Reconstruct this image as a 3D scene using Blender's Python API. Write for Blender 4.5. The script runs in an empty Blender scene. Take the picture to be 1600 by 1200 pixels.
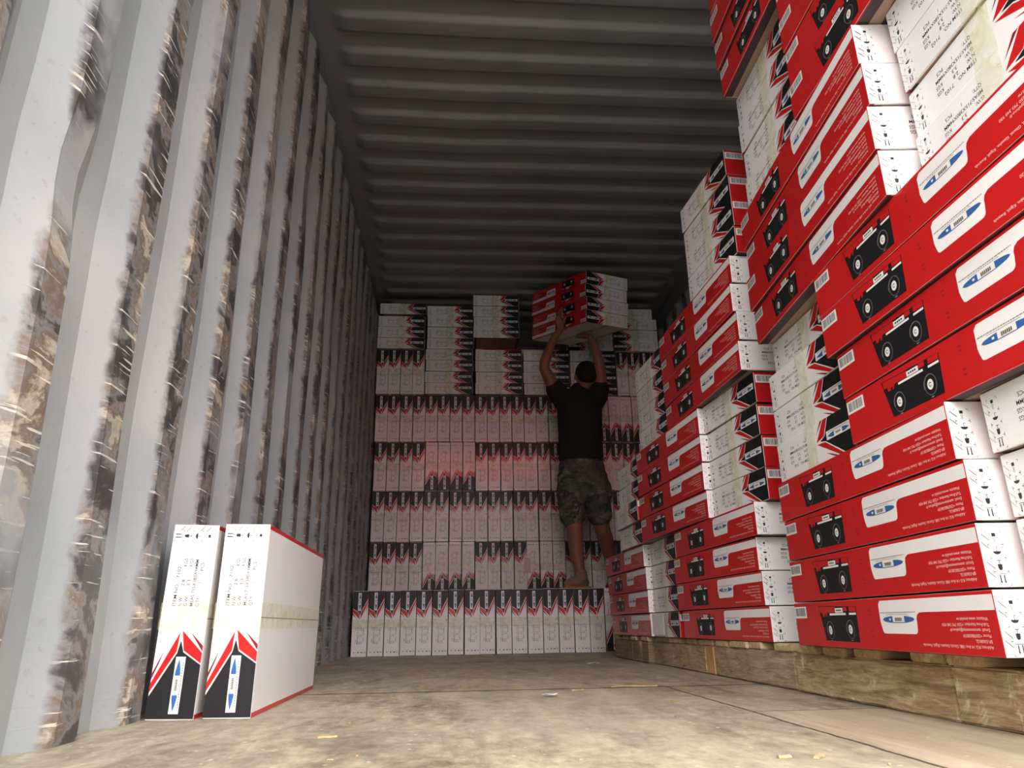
import bpy, bmesh, math, random
from mathutils import Vector, Matrix, Euler

random.seed(7)
S = bpy.context.scene
COL = S.collection

# ------------------------------------------------------------------ camera
cam_d = bpy.data.cameras.new('camera')
cam_d.sensor_width = 36.0
cam_d.sensor_fit = 'HORIZONTAL'
cam_d.lens = 1118.56 / 1600 * 36
cam_d.clip_start = 0.02
cam = bpy.data.objects.new('camera', cam_d)
COL.objects.link(cam)
_r, _u, _f = (0.9972, -0.07312, -0.01565), (-0.00854, -0.31922, 0.94764), (0.07428, 0.94486, 0.31895)
cam.matrix_world = Matrix(((_r[0], _u[0], -_f[0], 0.6119), (_r[1], _u[1], -_f[1], 0.0),
                           (_r[2], _u[2], -_f[2], 0.1661), (0, 0, 0, 1)))
S.camera = cam

# ------------------------------------------------------------------ world, daylight through the open doors
W = bpy.data.worlds.new('overcast_sky')
S.world = W
W.use_nodes = True
nt = W.node_tree
nt.nodes.clear()
tc = nt.nodes.new('ShaderNodeTexCoord')
sp = nt.nodes.new('ShaderNodeSeparateXYZ')
rp = nt.nodes.new('ShaderNodeValToRGB')
rp.color_ramp.elements[0].position = 0.0
rp.color_ramp.elements[0].color = (0.09, 0.09, 0.09, 1)
rp.color_ramp.elements[1].position = 0.90
rp.color_ramp.elements[1].color = (0.85, 0.85, 0.85, 1)
e = rp.color_ramp.elements.new(0.16)
e.color = (0.26, 0.265, 0.27, 1)
e = rp.color_ramp.elements.new(0.30)
e.color = (0.64, 0.65, 0.66, 1)
e = rp.color_ramp.elements.new(0.42)
e.color = (1.0, 1.0, 1.0, 1)
bg = nt.nodes.new('ShaderNodeBackground')
bg.inputs['Strength'].default_value = 13.8
wo = nt.nodes.new('ShaderNodeOutputWorld')
nt.links.new(tc.outputs['Generated'], sp.inputs[0])
nt.links.new(sp.outputs['Z'], rp.inputs[0])
nt.links.new(rp.outputs[0], bg.inputs[0])
nt.links.new(bg.outputs[0], wo.inputs[0])

DOOR_Y = -0.30
HW, HH = 2.35, 2.79            # inner width and roof height of the container
YEND = 6.60

sun_d = bpy.data.lights.new('sun', 'SUN')
sun_d.energy = 44.0
sun_d.angle = math.radians(0.6)
sun_d.color = (1.0, 0.95, 0.88)
sun = bpy.data.objects.new('sun', sun_d)
sun.rotation_euler = (math.radians(-42), math.radians(12), 0)   # high sun behind the far end: none of it enters the doors
COL.objects.link(sun)

pl = bpy.data.lights.new('door_portal', 'AREA')
pl.shape = 'RECTANGLE'
pl.size, pl.size_y = 2.4, 2.8
pl.cycles.is_portal = True
po = bpy.data.objects.new('door_portal', pl)
po.location = (HW / 2, DOOR_Y - 0.05, 1.4)
po.rotation_euler = (math.radians(90), 0, 0)
COL.objects.link(po)

S.view_settings.view_transform = 'Standard'
S.view_settings.look = 'None'
S.view_settings.gamma = 1.0
S.view_settings.use_curve_mapping = False
S.view_settings.exposure = 0.10
S.render.film_transparent = False
try:
    S.cycles.max_bounces = 8
    S.cycles.diffuse_bounces = 5
    S.cycles.glossy_bounces = 4
    S.cycles.transparent_max_bounces = 8
    S.cycles.use_denoising = True
    S.cycles.caustics_reflective = False
    S.cycles.caustics_refractive = False
except Exception:
    pass

# ------------------------------------------------------------------ materials
def new_mat(name):
    m = bpy.data.materials.new(name)
    m.use_nodes = True
    return m, m.node_tree, m.node_tree.nodes['Principled BSDF']

def flat(name, col, rough=0.5, metal=0.0, coat=0.0, noise=0.0, scale=30, rnd=0.0):
    m, t, b = new_mat(name)
    b.inputs['Base Color'].default_value = (*col, 1)
    b.inputs['Roughness'].default_value = rough
    b.inputs['Metallic'].default_value = metal
    b.inputs['Coat Weight'].default_value = coat
    b.inputs['Coat Roughness'].default_value = 0.09
    b.inputs['Specular IOR Level'].default_value = 0.35
    if noise or rnd:
        c = t.nodes.new('ShaderNodeTexCoord')
        n = t.nodes.new('ShaderNodeTexNoise')
        n.inputs['Scale'].default_value = scale
        n.inputs['Detail'].default_value = 5
        mr = t.nodes.new('ShaderNodeMapRange')
        mr.inputs[3].default_value = 1 - noise
        mr.inputs[4].default_value = 1 + noise
        oi = t.nodes.new('ShaderNodeObjectInfo')
        mr2 = t.nodes.new('ShaderNodeMapRange')
        mr2.inputs[3].default_value = 1 - rnd
        mr2.inputs[4].default_value = 1 + rnd
        mu = t.nodes.new('ShaderNodeMath'); mu.operation = 'MULTIPLY'
        hs = t.nodes.new('ShaderNodeHueSaturation')
        hs.inputs['Color'].default_value = (*col, 1)
        t.links.new(c.outputs['Object'], n.inputs['Vector'])
        t.links.new(n.outputs[0], mr.inputs[0])
        t.links.new(oi.outputs['Random'], mr2.inputs[0])
        t.links.new(mr.outputs[0], mu.inputs[0])
        t.links.new(mr2.outputs[0], mu.inputs[1])
        t.links.new(mu.outputs[0], hs.inputs['Value'])
        t.links.new(hs.outputs[0], b.inputs['Base Color'])
    return m

CW = flat('carton_white', (0.79, 0.78, 0.76), 0.45, coat=0.22, noise=0.03, scale=14, rnd=0.04)
CR = flat('carton_red', (0.50, 0.010, 0.011), 0.38, coat=0.25, noise=0.05, scale=10, rnd=0.05)
CK = flat('carton_black', (0.008, 0.008, 0.009), 0.5, coat=0.05)
CG = flat('print_ink', (0.02, 0.02, 0.022), 0.5)
CGL = flat('print_ink_grey', (0.22, 0.21, 0.19), 0.5)
CB = flat('print_blue', (0.03, 0.12, 0.34), 0.4)
CO = flat('print_olive', (0.12, 0.12, 0.06), 0.5)
CD = flat('print_dark_red', (0.22, 0.01, 0.015), 0.4)
CS = flat('staple_metal', (0.55, 0.50, 0.45), 0.3, metal=1.0)
CRT = flat('print_pale_text', (0.80, 0.52, 0.47), 0.5)
CGY = flat('print_stove_grey', (0.10, 0.10, 0.12), 0.35)
CEDGE = flat('cardboard_edge', (0.26, 0.18, 0.11), 0.8)
CTAN = flat('print_tan', (0.36, 0.25, 0.19), 0.45)
CPL = flat('print_dark_violet', (0.055, 0.035, 0.045), 0.4)
CSEAM = flat('carton_seam', (0.20, 0.16, 0.12), 0.9)

def tape_mat():
    m, t, b = new_mat('packing_tape_film')
    b.inputs['Base Color'].default_value = (0.74, 0.70, 0.36, 1)
    b.inputs['Roughness'].default_value = 0.12
    c = t.nodes.new('ShaderNodeTexCoord')
    oi = t.nodes.new('ShaderNodeObjectInfo')
    ad = t.nodes.new('ShaderNodeVectorMath'); ad.operation = 'ADD'
    sc = t.nodes.new('ShaderNodeVectorMath'); sc.operation = 'SCALE'
    sc.inputs[3].default_value = 7.0
    cb = t.nodes.new('ShaderNodeCombineXYZ')
    n = t.nodes.new('ShaderNodeTexNoise')
    n.inputs['Scale'].default_value = 26
    n.inputs['Detail'].default_value = 3
    n.inputs['Distortion'].default_value = 1.5
    t.links.new(oi.outputs['Random'], cb.inputs[0])
    t.links.new(cb.outputs[0], sc.inputs[0])
    t.links.new(c.outputs['Object'], ad.inputs[0])
    t.links.new(sc.outputs[0], ad.inputs[1])
    t.links.new(ad.outputs[0], n.inputs['Vector'])
    mr = t.nodes.new('ShaderNodeMapRange')
    mr.inputs[1].default_value = 0.35; mr.inputs[2].default_value = 0.7
    mr.inputs[3].default_value = 0.13; mr.inputs[4].default_value = 0.40
    t.links.new(n.outputs[0], mr.inputs[0])
    t.links.new(mr.outputs[0], b.inputs['Alpha'])
    bp = t.nodes.new('ShaderNodeBump')
    bp.inputs['Strength'].default_value = 0.5
    bp.inputs['Distance'].default_value = 0.004
    t.links.new(n.outputs[0], bp.inputs['Height'])
    t.links.new(bp.outputs[0], b.inputs['Normal'])
    return m
CT = tape_mat()

def ramp(t, src, stops, interp='LINEAR'):
    r = t.nodes.new('ShaderNodeValToRGB')
    r.color_ramp.interpolation = interp
    els = r.color_ramp.elements
    els[0].position, els[0].color = stops[0][0], (*stops[0][1], 1) if len(stops[0][1]) == 3 else stops[0][1]
    els[1].position, els[1].color = stops[-1][0], (*stops[-1][1], 1)
    for p, c in stops[1:-1]:
        x = els.new(p); x.color = (*c, 1)
    t.links.new(src, r.inputs[0])
    return r.outputs[0]

def mix(t, fac, a, b):
    m = t.nodes.new('ShaderNodeMix')
    m.data_type = 'RGBA'
    for sock, v in ((m.inputs[0], fac), (m.inputs[6], a), (m.inputs[7], b)):
        if hasattr(v, 'is_linked'):
            t.links.new(v, sock)
        elif isinstance(v, (int, float)):
            sock.default_value = v
        else:
            sock.default_value = (*v, 1)
    return m.outputs[2]

def math_(t, op, a, b=0.0):
    m = t.nodes.new('ShaderNodeMath'); m.operation = op
    m.use_clamp = False
    for sock, v in ((m.inputs[0], a), (m.inputs[1], b)):
        if hasattr(v, 'is_linked'):
            t.links.new(v, sock)
        else:
            sock.default_value = v
    return m.outputs[0]

def noise(t, vec, scale, detail=6, rough=0.6, dist=0.0, sc3=None):
    if sc3 is not None:
        mp = t.nodes.new('ShaderNodeMapping')
        mp.inputs['Scale'].default_value = sc3
        t.links.new(vec, mp.inputs[0]); vec = mp.outputs[0]
    n = t.nodes.new('ShaderNodeTexNoise')
    n.inputs['Scale'].default_value = scale
    n.inputs['Detail'].default_value = detail
    n.inputs['Roughness'].default_value = rough
    n.inputs['Distortion'].default_value = dist
    t.links.new(vec, n.inputs['Vector'])
    return n.outputs[0]

def bump(t, b, h, strength, dist):
    bp = t.nodes.new('ShaderNodeBump')
    bp.inputs['Strength'].default_value = strength
    bp.inputs['Distance'].default_value = dist
    t.links.new(h, bp.inputs['Height'])
    t.links.new(bp.outputs[0], b.inputs['Normal'])

def wall_mat():
    """grey container paint; the ribs that stand proud of the wall are rubbed, scraped and stained by cargo"""
    m, t, b = new_mat('container_wall_paint')
    tcn = t.nodes.new('ShaderNodeTexCoord'); v = tcn.outputs['Object']
    sx = t.nodes.new('ShaderNodeSeparateXYZ'); t.links.new(v, sx.inputs[0])
    X, Y, Z = sx.outputs
    base = ramp(t, noise(t, v, 2.2, 4), [(0.3, (0.25, 0.27, 0.275)), (0.7, (0.325, 0.34, 0.34))])
    base = mix(t, math_(t, 'MULTIPLY', ramp(t, noise(t, v, 1.1, 3), [(0.52, (0, 0, 0)), (0.7, (1, 1, 1))]), 0.35),
               base, (0.40, 0.36, 0.35))
    # dull streaks and fine specks
    base = mix(t, math_(t, 'MULTIPLY', ramp(t, noise(t, v, 60, 2, 0.5), [(0.66, (0, 0, 0)), (0.72, (1, 1, 1))]), 0.35),
               base, (0.22, 0.20, 0.19))
    # rub zone: where the rib stands proud (x near 0) and its shoulder
    rub = t.nodes.new('ShaderNodeMapRange')
    rub.inputs[1].default_value = -0.011; rub.inputs[2].default_value = -0.003
    t.links.new(math_(t, 'ADD', X, math_(t, 'MULTIPLY', math_(t, 'SUBTRACT', noise(t, v, 26, 5), 0.5), 0.020)), rub.inputs[0])
    patch = ramp(t, noise(t, v, 1.0, 4, 0.6, 0.3, (1, 2.6, 2.2)), [(0.33, (0.12, 0.12, 0.12)), (0.46, (1, 1, 1))])
    rubm = math_(t, 'MULTIPLY', rub.outputs[0], patch)
    stain = ramp(t, noise(t, v, 3.2, 6, 0.65, 0.4, (1, 2.0, 2.6)),
                 [(0.32, (0.016, 0.014, 0.014)), (0.46, (0.045, 0.038, 0.035)), (0.51, (0.20, 0.18, 0.165)),
                  (0.57, (0.13, 0.085, 0.055)), (0.62, (0.42, 0.37, 0.28)), (0.68, (0.26, 0.25, 0.24))])
    col = mix(t, math_(t, 'MULTIPLY', rubm, 0.92), base, stain)
    # pale diagonal scratches
    mp = t.nodes.new('ShaderNodeMapping')
    mp.inputs['Rotation'].default_value = (math.radians(38), 0, 0)
    mp.inputs['Scale'].default_value = (1, 3.0, 60)
    t.links.new(v, mp.inputs[0])
    sc = ramp(t, noise(t, mp.outputs[0], 2.2, 3, 0.5), [(0.630, (0, 0, 0)), (0.645, (1, 1, 1))])
    col = mix(t, math_(t, 'MULTIPLY', math_(t, 'MULTIPLY', sc, rubm), 0.8), col, (0.62, 0.59, 0.50))
    rust = math_(t, 'MULTIPLY', ramp(t, noise(t, v, 5.0, 6, 0.7), [(0.70, (0, 0, 0)), (0.73, (1, 1, 1))]), 0.7)
    col = mix(t, rust, col, (0.30, 0.15, 0.05))
    t.links.new(col, b.inputs['Base Color'])
    b.inputs['Roughness'].default_value = 0.42
    bump(t, b, math_(t, 'ADD', noise(t, v, 8, 5), math_(t, 'MULTIPLY', sc, 0.15)), 0.25, 0.006)
    return m

def roof_mat():
    m, t, b = new_mat('container_roof_paint')
    tcn = t.nodes.new('ShaderNodeTexCoord'); v = tcn.outputs['Object']
    base = ramp(t, noise(t, v, 2.0, 5), [(0.3, (0.20, 0.202, 0.205)), (0.7, (0.26, 0.258, 0.26))])
    base = mix(t, math_(t, 'MULTIPLY', ramp(t, noise(t, v, 4.5, 6, 0.7, 0, (0.6, 3.5, 1)), [(0.70, (0, 0, 0)), (0.74, (1, 1, 1))]), 0.5),
               base, (0.55, 0.50, 0.40))
    t.links.new(base, b.inputs['Base Color'])
    b.inputs['Roughness'].default_value = 0.45
    bump(t, b, noise(t, v, 6, 4), 0.2, 0.008)
    return m

def floor_mat():
    m, t, b = new_mat('worn_plywood_floor')
    tcn = t.nodes.new('ShaderNodeTexCoord'); v = tcn.outputs['Object']
    sx = t.nodes.new('ShaderNodeSeparateXYZ'); t.links.new(v, sx.inputs[0])
    X, Y, Z = sx.outputs
    grain = math_(t, 'ADD', math_(t, 'MULTIPLY', noise(t, v, 3.0, 9, 0.72, 0.4, (4.0, 1.1, 1)), 0.55),
                  math_(t, 'MULTIPLY', noise(t, v, 26, 8, 0.75, 0.2, (1.3, 0.8, 1)), 0.45))
    big = noise(t, v, 1.7, 6, 0.65, 0.4)
    col = ramp(t, grain, [(0.36, (0.105, 0.084, 0.054)), (0.48, (0.27, 0.228, 0.158)), (0.62, (0.48, 0.42, 0.295))])
    col = mix(t, math_(t, 'MULTIPLY', ramp(t, big, [(0.42, (0, 0, 0)), (0.66, (1, 1, 1))]), 0.55), col, (0.46, 0.42, 0.32))
    col = mix(t, math_(t, 'MULTIPLY', ramp(t, noise(t, v, 2.6, 6, 0.7, 0.8), [(0.56, (0, 0, 0)), (0.70, (1, 1, 1))]), 0.55), col, (0.110, 0.088, 0.068))
    # the newer, pinker sheet at the right foreground
    a = ramp(t, X, [(0.0, (0, 0, 0)), (0.5, (0, 0, 0)), (1.0, (1, 1, 1))], 'CONSTANT')
    mk = math_(t, 'MULTIPLY', math_(t, 'GREATER_THAN', X, 1.186), math_(t, 'LESS_THAN', Y, 1.478))
    new = ramp(t, noise(t, v, 2.5, 7, 0.6, 0.5, (10, 0.9, 1)), [(0.3, (0.31, 0.245, 0.165)), (0.7, (0.52, 0.44, 0.32))])
    col = mix(t, math_(t, 'MULTIPLY', mk, 0.85), col, new)
    # sawdust specks
    vo = t.nodes.new('ShaderNodeTexVoronoi'); vo.inputs['Scale'].default_value = 42
    t.links.new(v, vo.inputs['Vector'])
    sepc = t.nodes.new('ShaderNodeSeparateColor'); t.links.new(vo.outputs['Color'], sepc.inputs[0])
    spk = math_(t, 'MULTIPLY', math_(t, 'LESS_THAN', vo.outputs['Distance'], 0.14), math_(t, 'GREATER_THAN', sepc.outputs[0], 0.72))
    spk = math_(t, 'MULTIPLY', spk, math_(t, 'LESS_THAN', Y, 3.2))
    col = mix(t, math_(t, 'MULTIPLY', spk, 0.7), col, (0.62, 0.56, 0.42))
    # sheet joints
    def line(coord, at, w):
        return math_(t, 'LESS_THAN', math_(t, 'ABSOLUTE', math_(t, 'SUBTRACT', coord, at)), w)
    wob = math_(t, 'MULTIPLY', math_(t, 'SUBTRACT', noise(t, v, 9, 3), 0.5), 0.014)
    Yw = math_(t, 'ADD', Y, wob)
    Xw = math_(t, 'ADD', X, wob)
    j = math_(t, 'MAXIMUM', line(Yw, 2.085, 0.011), line(Yw, 3.655, 0.010))
    j = math_(t, 'MAXIMUM', j, math_(t, 'MULTIPLY', line(Xw, 1.183, 0.0035), math_(t, 'LESS_THAN', Y, 2.075)))
    j = math_(t, 'MAXIMUM', j, math_(t, 'MULTIPLY', line(Yw, 1.478, 0.003), math_(t, 'GREATER_THAN', X, 1.183)))
    col = mix(t, math_(t, 'MULTIPLY', j, 0.85), col, (0.020, 0.016, 0.012))
    t.links.new(col, b.inputs['Base Color'])
    b.inputs['Roughness'].default_value = 0.55
    h = math_(t, 'SUBTRACT', math_(t, 'ADD', grain, noise(t, v, 25, 5)), math_(t, 'MULTIPLY', j, 2.0))
    bump(t, b, h, 0.45, 0.006)
    return m

def wood_mat(name, c0, c1, c2, sc3=(3, 3, 26)):
    m, t, b = new_mat(name)
    tcn = t.nodes.new('ShaderNodeTexCoord'); v = tcn.outputs['Object']
    oi = t.nodes.new('ShaderNodeObjectInfo')
    ad = t.nodes.new('ShaderNodeVectorMath'); ad.operation = 'ADD'
    cb = t.nodes.new('ShaderNodeCombineXYZ')
    t.links.new(math_(t, 'MULTIPLY', oi.outputs['Random'], 9.0), cb.inputs[1])
    t.links.new(v, ad.inputs[0]); t.links.new(cb.outputs[0], ad.inputs[1]); v = ad.outputs[0]
    g = noise(t, v, 2.2, 8, 0.7, 0.9, sc3)
    g = math_(t, 'ADD', math_(t, 'MULTIPLY', g, 0.65), math_(t, 'MULTIPLY', noise(t, v, 7.0, 6, 0.7, 0.5, sc3), 0.35))
    col = ramp(t, g, [(0.36, c0), (0.5, c1), (0.64, c2)])
    col = mix(t, math_(t, 'MULTIPLY', ramp(t, noise(t, v, 7, 5, 0.65), [(0.55, (0, 0, 0)), (0.68, (1, 1, 1))]), 0.5), col,
              tuple(x * 0.42 for x in c1))
    col = mix(t, math_(t, 'MULTIPLY', ramp(t, noise(t, v, 11, 6, 0.7, 0.5), [(0.60, (0, 0, 0)), (0.66, (1, 1, 1))]), 0.5), col,
              tuple(min(1, x * 1.7) for x in c2))
    t.links.new(col, b.inputs['Base Color'])
    b.inputs['Roughness'].default_value = 0.75
    bump(t, b, g, 0.9, 0.012)
    return m

M_WALL = wall_mat(); M_ROOF = roof_mat(); M_FLOOR = floor_mat()
M_STR = wood_mat('weathered_pallet_wood', (0.20, 0.125, 0.06), (0.50, 0.345, 0.185), (0.78, 0.61, 0.39))
M_STR2 = wood_mat('grey_brown_pallet_wood', (0.24, 0.165, 0.10), (0.45, 0.325, 0.205), (0.62, 0.48, 0.33))
M_PLY = wood_mat('layered_plywood_block', (0.16, 0.11, 0.06), (0.33, 0.23, 0.13), (0.48, 0.35, 0.21), (1.5, 1.5, 70))
M_ORG = wood_mat('fresh_orange_pallet_wood', (0.38, 0.19, 0.07), (0.58, 0.32, 0.13), (0.66, 0.42, 0.21), (12, 12, 3))
M_DECK = wood_mat('pale_deck_board_wood', (0.42, 0.27, 0.12), (0.66, 0.47, 0.24), (0.80, 0.63, 0.38), (3, 20, 20))
M_GROUND = flat('concrete_yard', (0.085, 0.083, 0.078), 0.9, noise=0.2, scale=1.5)
M_CHIP = flat('wood_chip', (0.36, 0.26, 0.14), 0.8, noise=0.3, scale=60, rnd=0.35)
M_PAPER = flat('white_paper', (0.82, 0.81, 0.84), 0.7)

# ------------------------------------------------------------------ object helpers
def link_mesh(name, verts, faces, mats, midx=None, parent=None, smooth=False):
    me = bpy.data.meshes.new(name)
    me.from_pydata(verts, [], faces)
    for m in (mats if isinstance(mats, (list, tuple)) else [mats]):
        me.materials.append(m)
    if midx:
        me.polygons.foreach_set('material_index', midx)
    if smooth:
        me.polygons.foreach_set('use_smooth', [True] * len(faces))
    me.update()
    o = bpy.data.objects.new(name, me)
    COL.objects.link(o)
    if parent:
        o.parent = parent
    return o

def tag(o, label=None, cat=None, group=None, kind=None):
    if label: o['label'] = label
    if cat: o['category'] = cat
    if group: o['group'] = group
    if kind: o['kind'] = kind
    return o

def bm_box(bm, lo, hi, bev=0.0, jitter=0.0, rnd=None):
    r = bmesh.ops.create_cube(bm, size=1.0)
    vs = r['verts']
    for v in vs:
        for i in range(3):
            v.co[i] = (lo[i] + hi[i]) / 2 + v.co[i] * (hi[i] - lo[i])
            if jitter and rnd:
                v.co[i] += rnd.uniform(-jitter, jitter)
    if bev:
        es = list({e for v in vs for e in v.link_edges})
        bmesh.ops.bevel(bm, geom=es, offset=bev, segments=2, affect='EDGES', profile=0.6)

def bm_obj(name, bm, mat, parent=None, smooth=False):
    me = bpy.data.meshes.new(name)
    bm.to_mesh(me); bm.free()
    for m in (mat if isinstance(mat, (list, tuple)) else [mat]):
        me.materials.append(m)
    if smooth:
        me.polygons.foreach_set('use_smooth', [True] * len(me.polygons))
    o = bpy.data.objects.new(name, me)
    COL.objects.link(o)
    if parent: o.parent = parent
    return o

def empty(name, loc, rz=0.0):
    o = bpy.data.objects.new(name, None)
    o.empty_display_size = 0.1
    o.location = loc
    o.rotation_euler = (0, 0, rz)
    COL.objects.link(o)
    return o

# ------------------------------------------------------------------ container shell
RIB = 0.262
def rib_profile(y):
    """depth of a side wall (0 = rib face, -0.036 = pan) at y; rib faces end at y = 1.323 + k*RIB"""
    d = (y - 1.323) % RIB
    if d < 0.066: return -0.036 * d / 0.066
    if d < 0.124: return -0.036
    if d < 0.190: return -0.036 * (1 - (d - 0.124) / 0.066)
    return 0.0

def side_wall(name, sign, x0):
    ys = []
    k = math.floor((DOOR_Y - 1.323) / RIB)
    y = 1.323 + k * RIB
    while y < YEND + RIB:
        for d in (0.0, 0.006, 0.06, 0.066, 0.072, 0.118, 0.124, 0.130, 0.184, 0.190, 0.196, 0.256):
            ys.append(y + d)
        y += RIB
    ys = [a for a in ys if DOOR_Y <= a <= YEND]
    zs = [0.0] + [0.04 + 0.06 * i for i in range(43)]
    zs[-1] = 2.60
    zs += [2.64, 2.66]
    rr = random.Random(3 if sign > 0 else 9)
    ph = [rr.uniform(0, 6.28) for _ in range(6)]
    vs, fs = [], []
    for z in zs:
        for a in ys:
            x = rib_profile(a)
            if z > 2.60:                       # ribs die out under the top rail
                x = x + (-0.045 - x) * (z - 2.60) / 0.06
            else:
                w = 0.004 * math.sin(3.1 * z + ph[0] + a * 5) + 0.003 * math.sin(7.7 * z + ph[1] + a * 2.3)
                x += w * 0.6
                if sign > 0:                   # knocks in the first ribs
                    g = math.exp(-((z - 0.86) / 0.10) ** 2 - ((a - 1.05) / 0.10) ** 2)
                    x -= 0.020 * g
                    g = math.exp(-((z - 1.9) / 0.2) ** 2 - ((a - 2.6) / 0.15) ** 2)
                    x -= 0.010 * g
            dy = 0.004 * math.sin(4.3 * z + ph[2] + math.floor((a - 1.323) / RIB) * 1.7)
            vs.append((x0 + sign * x, a + dy, z))
    n = len(ys)
    for i in range(len(zs) - 1):
        for j in range(n - 1):
            q = (i * n + j, i * n + j + 1, (i + 1) * n + j + 1, (i + 1) * n + j)
            fs.append(q if sign < 0 else q[::-1])
    return tag(link_mesh(name, vs, fs, M_WALL), kind='structure')

lw = side_wall('wall_left', 1, 0.0)
SKEW = 0.0110                    # the left wall runs out a little towards the far end
lw.location.x = 0.0132; lw.rotation_euler.z = SKEW
rw = side_wall('wall_right', -1, 0.0)
# right wall: own object space so that the rub zone sits on its ribs
for v_ in rw.data.vertices:
    v_.co.x = -v_.co.x
rw.data.flip_normals()
rw.location.x = HW
rw.scale.x = -1

def plate(name, lo, hi, mat, kind='structure', bev=0.0):
    bm = bmesh.new(); bm_box(bm, lo, hi, bev)
    return tag(bm_obj(name, bm, mat), kind=kind)

t1 = plate('trim_1', (-0.12, DOOR_Y, 2.655), (-0.045, YEND, 2.86), M_ROOF)
t1.location.x = 0.0132; t1.rotation_euler.z = SKEW
plate('trim_2', (HW + 0.045, DOOR_Y, 2.655), (HW + 0.12, YEND, 2.86), M_ROOF)

def roof():
    P = 0.2162
    y_h = 2.569                      # centre of the slope that faces the doors
    xs = [-0.12, -0.046, 0.0, 0.02, 0.045, 0.07, 0.10, 0.13] + [0.2 + 0.0975 * i for i in range(21)] + [2.22, 2.25, 2.28, 2.31, 2.33, 2.396]
    ys = []
    k0 = int((DOOR_Y - y_h) / P) - 1
    y = y_h + k0 * P
    offs = [-0.020, -0.014, -0.007, 0.0, 0.007, 0.014, 0.020, 0.06, 0.085, 0.091, 0.098, 0.105, 0.112, 0.119, 0.125, 0.16]
    prof = [0.0, 0.04, 0.25, 0.5, 0.75, 0.96, 1.0, 1.0, 1.0, 0.96, 0.75, 0.5, 0.25, 0.04, 0.0, 0.0]
    pr = []
    while y < YEND + P:
        for d, p in zip(offs, prof):
            if DOOR_Y <= y + d <= YEND:
                ys.append(y + d); pr.append(p)
        y += P
    ys.append(YEND + 0.02); pr.append(0.0)
    vs, fs = [], []
    for a, p in zip(ys, pr):
        for x in xs:
            e = min(1.0, max(0.0, (x + 0.01 * (a - 1.2) - 0.035) / 0.06), max(0.0, (2.315 - x) / 0.06))
            e = e * e * (3 - 2 * e)
            z = HH + 0.012 - 0.024 * p * e
            sag = 0.010 * math.exp(-((x - 0.62) / 0.2) ** 2) * math.exp(-((a - 3.4) / 0.5) ** 2)
            z += 0.003 * math.sin(x * 2.3 + a * 0.9)
            vs.append((x, a + sag, z))
    n = len(xs)
    for i in range(len(ys) - 1):
        for j in range(n - 1):
            fs.append((i * n + j, (i + 1) * n + j, (i + 1) * n + j + 1, i * n + j + 1))
    return tag(link_mesh('ceiling', vs, fs, M_ROOF, smooth=True), kind='structure')
roof()
plate('floor', (-0.12, DOOR_Y, -0.05), (HW + 0.12, YEND, 0.0), M_FLOOR)
plate('wall_back', (-0.12, YEND, 0.0), (HW + 0.12, YEND + 0.05, 2.86), M_ROOF)
plate('ground', (-25, -30, -1.35), (27, 20, -1.3), M_GROUND)

# ------------------------------------------------------------------ printed cartons
L, WD, TH = 0.713, 0.3785, 0.0922
E1, E2, E3, E4 = 0.00025, 0.0005, 0.00075, 0.0010

class Print:
    def __init__(self):
        self.v, self.f, self.m = [], [], []
        self.mats = []
    def mi(self, mat):
        if mat not in self.mats: self.mats.append(mat)
        return self.mats.index(mat)
    def poly(self, fr, pts, mat, e):
        b = len(self.v)
        self.v += [fr(p[0], p[1], e) for p in pts]
        self.f.append(tuple(range(b, b + len(pts)))); self.m.append(self.mi(mat))
    def rect(self, fr, a0, b0, a1, b1, mat, e):
        self.poly(fr, [(a0, b0), (a1, b0), (a1, b1), (a0, b1)], mat, e)
    def disc(self, fr, a, b, ra, rb, mat, e, n=14):
        self.poly(fr, [(a + ra * math.cos(6.28318 * i / n), b + rb * math.sin(6.28318 * i / n)) for i in range(n)], mat, e)
    def ring(self, fr, a, b, r0, r1, mat, e, t0=0, t1=6.2832, n=14):
        for i in range(n):
            u, w = t0 + (t1 - t0) * i / n, t0 + (t1 - t0) * (i + 1) / n
            self.poly(fr, [(a + r0 * math.cos(u), b + r0 * math.sin(u)), (a + r1 * math.cos(u), b + r1 * math.sin(u)),
                           (a + r1 * math.cos(w), b + r1 * math.sin(w)), (a + r0 * math.cos(w), b + r0 * math.sin(w))], mat, e)
    def line(self, fr, p, q, w, mat, e):
        dx, dy = q[0] - p[0], q[1] - p[1]
        l = math.hypot(dx, dy) or 1
        nx, ny = -dy / l * w / 2, dx / l * w / 2
        self.poly(fr, [(p[0] + nx, p[1] + ny), (p[0] - nx, p[1] - ny), (q[0] - nx, q[1] - ny), (q[0] + nx, q[1] + ny)], mat, e)
    def text(self, fr, s, a, b, size, mat, e, sx=1.0, width=None, track=1.0):
        """inverted lettering: reads towards -a, its top points towards -b; b is the baseline"""
        c = bpy.data.curves.new('lettering', 'FONT')
        c.body = s; c.size = 1.0; c.resolution_u = 2; c.offset = 0.003; c.space_character = track
        o = bpy.data.objects.new('lettering', c)
        COL.objects.link(o)
        me = bpy.data.meshes.new_from_object(o)
        xs = [v.co.x for v in me.vertices]
        k = size / 0.7
        kx = k * sx if width is None else width / max(xs)
        base = len(self.v)
        self.v += [fr(a - v.co.x * kx, b - v.co.y * k, e) for v in me.vertices]
        for p in me.polygons:
            self.f.append(tuple(base + i for i in p.vertices)); self.m.append(self.mi(mat))
        bpy.data.objects.remove(o); bpy.data.curves.remove(c); bpy.data.meshes.remove(me)

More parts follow.
